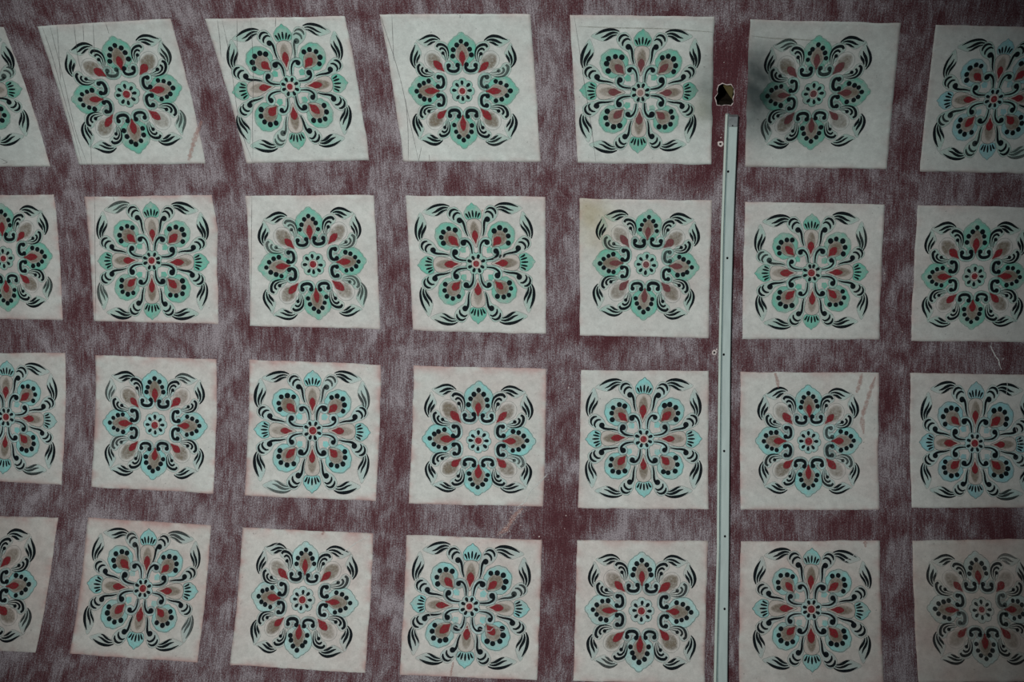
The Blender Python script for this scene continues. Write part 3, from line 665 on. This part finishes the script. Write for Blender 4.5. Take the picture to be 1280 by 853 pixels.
# ------------------------------------------------------------ the painted squares
DATA = {
(0,0):((-1.905,-1.2241),(-1.4962,-1.232),(-1.457,-0.7969),(-1.868,-0.7932),(-1.6673,-1.0294),(-1.6585,-1.2045),(-1.4915,-1.0433),(-1.6695,-0.8527),(-1.8456,-1.0183)),
(0,1):((-1.396,-1.2328),(-0.9984,-1.253),(-0.9725,-0.8077),(-1.3666,-0.8012),(-1.1777,-1.0217),(-1.1818,-1.1993),(-1.0065,-1.047),(-1.1727,-0.8413),(-1.3494,-1.0049)),
(0,2):((-0.8996,-1.2492),(-0.5005,-1.2565),(-0.4746,-0.8188),(-0.8475,-0.8079),(-0.6868,-1.0439),(-0.6865,-1.2302),(-0.5171,-1.0534),(-0.6835,-0.8503),(-0.8603,-1.0262)),
(0,3):((-0.4018,-1.26),(0.014,-1.2569),(0.0318,-0.8138),(-0.373,-0.8132),(-0.1875,-1.0293),(-0.1791,-1.2043),(-0.0244,-1.0286),(-0.1903,-0.8546),(-0.3406,-1.0299)),
(0,4):((0.1218,-1.2514),(0.5138,-1.2436),(0.5226,-0.8062),(0.139,-0.8112),(0.318,-1.0217),(0.3209,-1.2088),(0.48,-1.0266),(0.3121,-0.8396),(0.1465,-1.0279)),
(0,5):((0.6094,-1.2342),(1.0096,-1.2195),(1.0181,-0.7928),(0.6187,-0.8009),(0.7963,-1.0156),(0.7968,-1.189),(0.9513,-1.0232),(0.798,-0.8524),(0.65,-1.0078)),
(0,6):((1.1012,-1.2149),(1.4943,-1.2001),(1.5004,-0.7801),(1.1095,-0.7874),(1.2855,-1.0002),(1.2952,-1.1756),(1.4358,-1.0051),(1.2882,-0.8197),(1.1342,-0.9952)),
(1,0):((-1.8721,-0.7016),(-1.46,-0.7092),(-1.4744,-0.3119),(-1.8783,-0.3114),(-1.6499,-0.5051),(-1.6345,-0.6777),(-1.4938,-0.5153),(-1.6505,-0.3382),(-1.8073,-0.4947)),
(1,1):((-1.3648,-0.7017),(-0.9646,-0.7092),(-0.9724,-0.3048),(-1.3739,-0.3101),(-1.1736,-0.5025),(-1.1582,-0.6879),(-0.9937,-0.5012),(-1.186,-0.3149),(-1.3504,-0.501)),
(1,2):((-0.8612,-0.7077),(-0.4687,-0.7104),(-0.4659,-0.2964),(-0.8727,-0.3013),(-0.6674,-0.4958),(-0.6721,-0.6748),(-0.5003,-0.5106),(-0.6554,-0.3212),(-0.8396,-0.4813)),
(1,3):((-0.3729,-0.7097),(0.0422,-0.7079),(0.043,-0.288),(-0.3646,-0.2949),(-0.166,-0.5021),(-0.1753,-0.6887),(0.0094,-0.5094),(-0.1626,-0.3139),(-0.3459,-0.4976)),
(1,4):((0.1426,-0.7036),(0.5282,-0.6979),(0.529,-0.2829),(0.1451,-0.2853),(0.3411,-0.5042),(0.3484,-0.6722),(0.4975,-0.4961),(0.3341,-0.3352),(0.1815,-0.5102)),
(1,5):((0.6239,-0.6944),(1.021,-0.689),(1.0287,-0.2868),(0.6284,-0.2826),(0.8245,-0.484),(0.8141,-0.6634),(0.9866,-0.4878),(0.8313,-0.3137),(0.6583,-0.4778)),
(1,6):((1.1135,-0.6876),(1.5004,-0.6812),(1.5123,-0.2854),(1.12,-0.2835),(1.2889,-0.4778),(1.2838,-0.6469),(1.4391,-0.4782),(1.29,-0.3193),(1.1365,-0.4762)),
(2,0):((-1.8969,-0.2027),(-1.4698,-0.2069),(-1.4743,0.208),(-1.9006,0.195),(-1.6663,-0.0011),(-1.6645,-0.1801),(-1.4982,0.0085),(-1.6659,0.1774),(-1.8394,-0.0083)),
(2,1):((-1.3721,-0.2021),(-0.9825,-0.1954),(-0.9834,0.2221),(-1.378,0.2129),(-1.1795,0.0135),(-1.1816,-0.1592),(-1.0118,0.0147),(-1.1797,0.1847),(-1.348,0.0099)),
(2,2):((-0.8781,-0.1955),(-0.464,-0.1871),(-0.4713,0.2316),(-0.8837,0.2268),(-0.6769,0.0208),(-0.6785,-0.165),(-0.4956,0.0198),(-0.6713,0.2156),(-0.8658,0.0219)),
(2,3):((-0.3624,-0.1851),(0.0453,-0.1833),(0.0421,0.2358),(-0.3697,0.2371),(-0.1601,0.0409),(-0.1625,-0.1396),(0.015,0.0382),(-0.1571,0.2071),(-0.3339,0.0373)),
(2,4):((0.1504,-0.1803),(0.5325,-0.1839),(0.5358,0.2306),(0.1475,0.2376),(0.3414,0.0245),(0.3404,-0.1591),(0.5168,0.0195),(0.344,0.2033),(0.1645,0.0272)),
(2,5):((0.6266,-0.1827),(1.0325,-0.1879),(1.0356,0.2183),(0.6307,0.2292),(0.8305,0.0211),(0.8249,-0.1467),(0.9865,0.016),(0.8304,0.1851),(0.675,0.0217)),
(2,6):((1.1225,-0.1883),(1.5171,-0.1895),(1.5206,0.1988),(1.1288,0.2103),(1.3112,0.016),(1.3117,-0.1649),(1.4715,0.0152),(1.315,0.1808),(1.1539,0.0167)),
(3,0):((-1.8888,0.3109),(-1.4763,0.3114),(-1.4848,0.7251),(-1.887,0.7201),(-1.6902,0.5306),(-1.7039,0.3469),(-1.5195,0.5182),(-1.6723,0.7122),(-1.8588,0.5436)),
(3,1):((-1.3798,0.307),(-0.9836,0.3209),(-0.978,0.734),(-1.3779,0.7239),(-1.1789,0.5198),(-1.1815,0.3362),(-1.0051,0.5243),(-1.1789,0.7041),(-1.3557,0.51)),
(3,2):((-0.8836,0.3244),(-0.4744,0.3299),(-0.4674,0.7459),(-0.8778,0.738),(-0.6789,0.5372),(-0.6806,0.362),(-0.5073,0.541),(-0.6776,0.7099),(-0.8366,0.5312)),
(3,3):((-0.3719,0.332),(0.0413,0.3352),(0.0429,0.7467),(-0.3642,0.7473),(-0.1699,0.5396),(-0.1686,0.3526),(0.0147,0.5433),(-0.1722,0.7209),(-0.3499,0.5373)),
(3,4):((0.1472,0.3333),(0.5356,0.3237),(0.5254,0.738),(0.1482,0.7453),(0.3424,0.5359),(0.3416,0.3626),(0.5086,0.5319),(0.3394,0.711),(0.1765,0.5361)),
(3,5):((0.6319,0.3225),(1.036,0.3075),(1.0316,0.7224),(0.6236,0.7357),(0.8357,0.5138),(0.8404,0.3368),(1.0034,0.5172),(0.8321,0.6905),(0.667,0.5168)),
(3,6):((1.1298,0.3064),(1.5258,0.2885),(1.5175,0.6929),(1.1279,0.7107),(1.3195,0.499),(1.3082,0.3311),(1.4651,0.4925),(1.3223,0.6613),(1.1646,0.5026)),
}
LINES_PENCIL = [((0, 1), [(-1.3803, -1.2338), (-1.375, -1.1501), (-1.3705, -1.0166), (-1.355, -0.8012)]), ((0, 1), [(-1.3565, -1.2336), (-1.358, -1.1615), (-1.3583, -1.0572), (-1.3569, -0.9173), (-1.3386, -0.8012)]), ((0, 1), [(-1.3355, -1.2351), (-1.3525, -1.1499), (-1.3697, -1.0573)]), ((0, 1), [(-1.2852, -1.2369), (-1.2919, -1.1899), (-1.2993, -1.1265), (-1.296, -1.0686)]), ((0, 1), [(-1.2587, -1.2367), (-1.2688, -1.1868)]), ((0, 1), [(-1.2281, -1.2398), (-1.2489, -1.1377)]), ((0, 1), [(-1.1905, -1.2406), (-1.1889, -1.2091)]), ((0, 1), [(-1.3014, -0.9406), (-1.318, -0.8588), (-1.3254, -0.8024)]), ((0, 2), [(-0.8653, -1.2478), (-0.8684, -1.1978), (-0.8754, -1.1352)]), ((0, 2), [(-0.8514, -1.2499), (-0.8494, -1.1521), (-0.8513, -1.0893), (-0.8521, -0.9283), (-0.8273, -0.8091)]), ((0, 2), [(-0.8081, -1.2512), (-0.8326, -1.112)]), ((0, 2), [(-0.7689, -1.2508), (-0.7875, -1.0946), (-0.8122, -0.9398), (-0.8266, -0.8155)]), ((0, 2), [(-0.6967, -1.2529), (-0.7025, -1.2247)]), ((0, 3), [(-0.399, -1.2527), (-0.3942, -1.2247), (-0.3659, -1.0809), (-0.3491, -0.9561), (-0.3281, -0.8162)]), ((0, 3), [(-0.3684, -1.258), (-0.3738, -1.1768), (-0.3773, -1.1205)]), ((0, 3), [(-0.3533, -1.0072), (-0.3532, -0.9162), (-0.3586, -0.819)]), ((0, 3), [(-0.3172, -0.8591), (-0.3281, -0.8162)]), ((0, 3), [(-0.2964, -0.8362), (-0.2953, -0.8162)]), ((0, 3), [(-0.1789, -1.2561), (-0.1791, -1.2466)]), ((0, 4), [(0.1346, -1.2502), (0.1481, -1.145), (0.16, -1.0502), (0.1776, -0.9269), (0.1917, -0.8118)]), ((1, 1), [(-1.3321, -0.7019), (-1.3529, -0.5187), (-1.3669, -0.3143)]), ((1, 2), [(-0.8412, -0.7055), (-0.8548, -0.5689), (-0.865, -0.4167)]), ((1, 1), [(-1.273, -0.7021), (-1.2717, -0.6904)]), ((0, 0), [(-1.6105, -0.8232), (-1.5945, -0.8144), (-1.5894, -0.8103), (-1.6052, -0.8055)])]
LINES_PALE = [((3, 3), [(-0.2883, 0.5657), (-0.273, 0.5818), (-0.2513, 0.5949)], 0.9), ((3, 3), [(-0.2125, 0.6007), (-0.1896, 0.6076), (-0.1591, 0.601)], 1.1), ((3, 3), [(-0.1364, 0.6046), (-0.1053, 0.6101), (-0.0918, 0.6003), (-0.0619, 0.6058)], 1.2), ((2, 3), [(0.0529, 0.1378), (0.0318, 0.1598), (0.0011, 0.1917), (-0.0124, 0.2203), (-0.0347, 0.2378)], 2.6), ((3, 2), [(-0.4782, 0.3345), (-0.5288, 0.3632), (-0.5702, 0.3967)], 1.6), ((3, 2), [(-0.7457, 0.3536), (-0.7905, 0.3834), (-0.818, 0.407)], 1.2), ((3, 5), [(0.9853, 0.3325), (0.9551, 0.358), (0.9086, 0.3866)], 1.4), ((3, 5), [(0.9124, 0.6927), (0.9223, 0.7056), (0.9258, 0.7223)], 1.6), ((2, 6), [(1.3942, -0.1764), (1.4002, -0.158), (1.3977, -0.1248)], 1.0), ((2, 6), [(1.4198, -0.0607), (1.4284, -0.0278), (1.4396, 0.0214)], 0.9), ((2, 2), [(-0.5842, -0.1288), (-0.5783, -0.1214), (-0.5548, -0.1206)], 1.3), ((1, 3), [(-0.1147, -0.5169), (-0.1005, -0.5216), (-0.0807, -0.5258), (-0.0467, -0.5347)], 1.3)]
LINES_PINK = [((2, 5), [(1.0209, -0.1754), (1.0084, -0.1361), (0.9958, -0.0912), (0.9856, -0.0519), (0.9901, -0.0047)], 3.0), ((2, 5), [(0.9826, -0.1848), (0.9753, -0.1522), (0.9677, -0.1269)], 3.2), ((2, 5), [(0.7278, -0.1827), (0.7349, -0.1592), (0.7387, -0.1368)], 2.5), ((0, 1), [(-0.9651, -0.94), (-0.9929, -0.8879), (-1.0102, -0.8472), (-1.0233, -0.8152)], 4.0), ((3, 3), [(-0.2068, 0.7031), (-0.2107, 0.7278), (-0.2124, 0.7496)], 1.6), ((3, 2), [(-0.6272, 0.3286), (-0.6309, 0.3344), (-0.6341, 0.339)], 2.2), ((3, 5), [(0.9938, 0.3104), (0.9951, 0.3295)], 3.0), ((1, 3), [(-0.144, -0.6688), (-0.1483, -0.6544)], 1.5)]
LINES_BROWN = [((0, 4), [(0.1468, -1.2181), (0.2493, -1.2133), (0.382, -1.2093), (0.5118, -1.1983)], 1.8), ((0, 5), [(0.6164, -1.1867), (0.6723, -1.1791), (0.7277, -1.1765), (0.8489, -1.1657)], 1.8)]
LABELS = {
(0,0): 'scroll-patterned square of the top row, cut off by the left edge of the picture',
(0,1): 'leaning square in top left corner, eight-petal rosette with open middle, pencil lines beside it',
(0,2): 'leaning scroll-patterned square, third in the top row, pencil lines down its left side',
(0,3): 'clean pale open-middle square, middle of the top row, one long pencil line at left',
(0,4): 'scroll-patterned square left of the broken hole, dull petals and pale centre dot',
(0,5): 'sooty dark open-middle square just right of the broken hole',
(0,6): 'dim scroll-patterned square in the top right corner, cut by the right edge',
(1,0): 'open-middle square of the second row, cut in half by the left edge',
(1,1): 'scroll-patterned square, second from left in the second row, wavy right edge',
(1,2): 'open-middle square with smudged heavy black leaves, third from left in the second row',
(1,3): 'scroll-patterned square in the middle of the second row, black smudge on its right scroll',
(1,4): 'open-middle square with a yellow-brown damp stain in its upper left corner',
(1,5): 'scroll-patterned square right of the rail in the second row',
(1,6): 'open-middle square at the right edge of the second row, above the pale crack',
(2,0): 'scroll-patterned square of the third row, cut by the left edge',
(2,1): 'small open-middle square, second from left in the third row, pink smear on its top edge',
(2,2): 'crisp scroll-patterned square with pale blue petals and red smear along its top, third row',
(2,3): 'open-middle square in the middle of the third row, white scrape across its lower right corner',
(2,4): 'scroll-patterned square left of the rail in the third row',
(2,5): 'open-middle square right of the rail with brown drips down its right side',
(2,6): 'dim scroll-patterned square at the right edge of the third row, below the pale crack',
(3,0): 'open-middle square in the bottom left corner, mostly cut by the left edge',
(3,1): 'leaning scroll-patterned square, second from left in the bottom row',
(3,2): 'open-middle square of the bottom row with a pale crease across its upper right corner',
(3,3): 'scroll-patterned square of the bottom row with thin white scratches through its lower petals',
(3,4): 'open-middle square left of the rail in the bottom row, cut by the lower edge',
(3,5): 'scroll-patterned square right of the rail in the bottom row, white scratch at top right',
(3,6): 'dark worn open-middle square with faded black lines in the bottom right corner',
}
ROWTINT = {0: (.975, 1.01, 1.01), 1: (.995, .99, .99), 2: (1.0, .99, .985), 3: (1.015, .975, .965)}
GROUND = pig(166, 170, 165)
PINKEDGE = {(2, 0): .5, (2, 1): .9, (2, 2): 1., (2, 3): .7, (3, 1): .8, (3, 2): .9, (3, 3): .6, (3, 4): .5, (3, 5): .5, (2, 5): .35, (1, 1): .6, (1, 0): .5, (3, 0): .6}
def ground(sq, root):
    n = 56
    a = np.linspace(0, 1, n); A, B_ = np.meshgrid(a, a)
    tl, tr, br, bl = sq.q[:4]
    w1 = ((1 - A) * (1 - B_))[..., None]; w2 = (A * (1 - B_))[..., None]; w3 = (A * B_)[..., None]; w4 = ((1 - A) * B_)[..., None]
    p = w1 * tl + w2 * tr + w3 * br + w4 * bl
    # hand-ruled, slightly ragged edges
    sd = sq.key[0] * 10 + sq.key[1]
    rag = lambda t, k: (fnoise(t * 7, 0 * t, sd + k) - .5) * .004 + (fnoise(t * 60, 0 * t, sd + k + 20) - .5) * .0016
    p[0, :, 1] += rag(a, 1); p[-1, :, 1] += rag(a, 2); p[:, 0, 0] += rag(a, 3); p[:, -1, 0] += rag(a, 4)
    if sq.key == (1, 1): p[:, -1, 0] += .008 * np.exp(-((a - .28) / .16) ** 2)
    p = p.reshape(-1, 2); A = A.ravel(); B_ = B_.ravel()
    st = stain(p[:, 0], p[:, 1])
    t = st * GROUND * np.array(ROWTINT[sq.key[0]])
    mr_ = np.sqrt((((p - sq.C) / np.array([.172, .178])) ** 2).sum(1))       # handled, pinkish area under the flower
    wm = 1 / (1 + np.exp((mr_ - .93) * 14)) * (.5 + .9 * fnoise(p[:, 0] * 11, p[:, 1] * 11, 51))
    t = t * (1 - wm[:, None] * np.array([.02, .055, .06]))
    # mottling and red rubbed over the edges
    nz = fnoise(p[:, 0] * 14, p[:, 1] * 14, 31); nf = fnoise(p[:, 0] * 60, p[:, 1] * 60, 37)
    t = t * (1 + .16 * (nz - .5) + .14 * (nf - .5))[:, None]
    pk = np.clip((fnoise(p[:, 0] * 9, p[:, 1] * 9, 41) - .5) * 1.4, 0, 1) * (.25 + .10 * sq.key[0])
    dt = np.minimum(np.minimum(A, 1 - A), np.minimum(B_ * .8, (1 - B_) * 1.3)) * .4
    e = .35 + .9 * PINKEDGE.get(sq.key, .1)
    pk = pk + e * np.exp(-(dt / .011)) * np.clip(fnoise(p[:, 0] * 22, p[:, 1] * 40, 43) * 2.6 - .8, 0, 1)
    pk = np.clip(pk, 0, .8)[:, None]
    t = t * (1 - pk) + t * np.array([.80, .48, .48]) * pk
    fs = [[j * n + i, (j + 1) * n + i, (j + 1) * n + i + 1, j * n + i + 1] for j in range(n - 1) for i in range(n - 1)]
    v = surf(p[:, 0], p[:, 1], .0010)
    rimi = [i for i in range(n)] + [j * n + n - 1 for j in range(1, n)] + [(n - 1) * n + i for i in range(n - 2, -1, -1)] + [j * n for j in range(n - 2, 0, -1)]
    pr = p[rimi]; b = len(v); v = np.vstack([v, surf(pr[:, 0], pr[:, 1], .0006)]); t = np.vstack([t, t[rimi]]); nr = len(rimi)
    fs += [[rimi[i], rimi[(i + 1) % nr], b + (i + 1) % nr, b + i] for i in range(nr)]
    mesh_obj('ground', v, fs, ['ground'], root, sq.origin, None, np.minimum(t, .95), None, True)
SQ = {}
for key in sorted(DATA):
    sq = Square(key, DATA[key], key[0] * 100 + key[1] + 7)
    root = empty('painted_square', sq.origin); SQ[key] = (sq, root)
    setp(root, LABELS[key], 'painting', 'painted floral squares on the vault')
    sq.redt = one * 1.0
    if key in ((0, 4), (0, 5), (1, 4)): sq.redt = np.array([.72, 2.5, 2.0])
    if key == (3, 6): sq.keep = .8
    ground(sq, root)
    r_ = key[0]; green, halo = GREENS[r_], HALO[r_]
    if key == (3, 6): green, halo = pig(160, 184, 182), pig(164, 180, 176)
    if key in ((3, 4), (3, 2)): green, halo = pig(150, 186, 182), pig(158, 176, 172)
    if key in ((0, 6), (2, 6)): green = pig(118, 168, 172)
    (motif_A if (key[0] + key[1]) % 2 else motif_B)(sq, root, green, halo)
for kind, data, mat, wd0 in (('pencil_line', LINES_PENCIL, 'pencil', .0019), ('scratch', LINES_PALE, 'pale', .0022), ('drip', LINES_PINK, 'pink', .0038), ('stain_line', LINES_BROWN, 'brown', .0024)):
    for item in data:
        sq, root = SQ[item[0]]; k = item[2] if len(item) > 2 else 1.
        surface_ribbon(kind, root, item[1], wd0 * k, mat, .0023 if kind != 'stain_line' else .0011, True, {'drip': .55, 'stain_line': .45, 'pencil_line': .65}.get(kind, .85), sq.origin, rng if kind != 'pencil_line' else None)

sq, root = SQ[(1, 3)]
for pts_ in [[(-0.1101, -0.5227), (-0.1003, -0.5343)], [(-0.0966, -0.5205), (-0.0919, -0.5309)], [(-0.0852, -0.5229), (-0.0783, -0.5345)]]:
    surface_ribbon('smudge', root, pts_, .0065, 'ink', .0024, True, .9, sq.origin, rng)

# ------------------------------------------------------------ the rail
RAIL_L = [(0.5564,-0.9586),(0.5567,-0.7986),(0.5571,-0.6062),(0.5593,-0.4128),(0.5603,-0.2193),(0.5613,-0.0263),(0.5619,0.1655),(0.5617,0.3553),(0.557,0.5426),(0.5512,0.7336)]
RAIL_R = [(0.5914,-0.9586),(0.5919,-0.7987),(0.5925,-0.6064),(0.5935,-0.4132),(0.5948,-0.2198),(0.5968,-0.027),(0.5973,0.1646),(0.5969,0.3542),(0.594,0.5413),(0.5899,0.7321)]
rs_ = np.array([p[1] for p in RAIL_L]); rl = np.array([p[0] for p in RAIL_L]); rr_ = np.array([p[0] for p in RAIL_R])
def edges(s): return np.interp(s, rs_, rl), np.interp(s, rs_, rr_)
sa = np.linspace(-.9586, 1.02, 60)
rail = empty('metal_rail', surf(.575, .03)); setp(rail, 'long pale metal channel rail screwed to the vault, with dark screw holes', 'rail')
ro = surf(.575, .03)
def extrude(name, prof, mat, s_list=sa):
    # prof: (fraction across, lift) closed loop
    n = len(prof); v = []
    for s in s_list:
        l_, r2 = edges(s)
        v.append(surf(np.array([l_ + (r2 - l_) * a_ for a_, _ in prof]), np.full(n, s), np.array([h_ for _, h_ in prof])))
    m_ = len(s_list)
    f = [[i * n + k, i * n + (k + 1) % n, (i + 1) * n + (k + 1) % n, (i + 1) * n + k] for i in range(m_ - 1) for k in range(n)]
    f += [list(range(n))[::-1], [(m_ - 1) * n + k for k in range(n)]]
    return mesh_obj(name, np.vstack(v), f, [mat], rail, ro)
extrude('side_lip', [(0, .0002), (.0, .008), (.03, .0095), (.17, .0095), (.20, .008), (.20, .0002)], 'lip')
extrude('groove', [(.2, .0002), (.2, .0045), (.31, .0045), (.31, .0002)], 'groove')
extrude('face', [(.31, .0002), (.31, .0185), (.335, .020), (.95, .020), (1.0, .0175), (1.0, .0002)], 'rail', sa[1:])
extrude('end_tab', [(.27, .0003), (.27, .0165), (.36, .0188), (.93, .0188), (1.0, .0165), (1.0, .0003)], 'tab', np.array([-.955, sa[1]]))
for k, (u_, s_) in enumerate([(0.5769,-0.9291),(0.5704,-0.7915),(0.5774,-0.53),(0.5746,-0.2369),(0.5806,0.0549),(0.5848,0.3099),(0.5835,0.5236)]):
    n = 12; an = np.linspace(0, 2 * math.pi, n, endpoint=False); rad = .0034 if k else .0018
    h1 = .0202; q = np.stack([u_ + rad * np.cos(an), s_ + rad * 1.15 * np.sin(an)], 1)
    q2 = np.stack([u_ + rad * .7 * np.cos(an), s_ + rad * .8 * np.sin(an)], 1)
    v = np.vstack([surf(q[:, 0], q[:, 1], .0195), surf(q[:, 0], q[:, 1], h1), surf(q2[:, 0], q2[:, 1], h1)])
    f = [[i, (i + 1) % n, n + (i + 1) % n, n + i] for i in range(n)] + [[n + i, n + (i + 1) % n, 2 * n + (i + 1) % n, 2 * n + i] for i in range(n)] + [list(range(2 * n, 3 * n))]
    mesh_obj('screw_hole', v, f, ['hole'], rail, ro)

# ------------------------------------------------------------ wall plugs beside the rail
def plug(u_, s_, rad, label, drop=0):
    root = empty('wall_plug', surf(u_, s_)); setp(root, label, 'wall plug'); og = surf(u_, s_); n = 14
    an = np.linspace(0, 2 * math.pi, n, endpoint=False); rg = random.Random(int(s_ * 1000))
    jr = np.array([rg.uniform(.8, 1.2) for _ in an])
    loops = []
    for k, h in ((1.0, -.0005), (.95, .0016), (.6, .0022), (.38, .0014), (.34, -.004)):
        loops.append(surf(u_ + rad * k * jr * np.cos(an), s_ + rad * k * jr * np.sin(an) * 1.05, h))
    f = [[r2 * n + i, r2 * n + (i + 1) % n, (r2 + 1) * n + (i + 1) % n, (r2 + 1) * n + i] for r2 in range(4) for i in range(n)]
    mesh_obj('collar', np.vstack(loops), f, ['plaster'], root, og, smooth=True)
    q = surf(u_ + rad * .37 * np.cos(an), s_ + rad * .37 * np.sin(an), .0012)
    q2 = surf(u_ + rad * .37 * np.cos(an), s_ + rad * .37 * np.sin(an), -.001)
    mesh_obj('plug_hole', np.vstack([q, q2]), [list(range(n))] + [[i, n + i, n + (i + 1) % n, (i + 1) % n] for i in range(n)], ['dark' if not drop else 'hole'], root, og)
plug(.5464, -.8677, .0085, 'small round white wall plug beside the top end of the rail')
plug(.5478, -.2400, .0080, 'chipped white wall plug half hidden behind the rail, below the second row', 1)
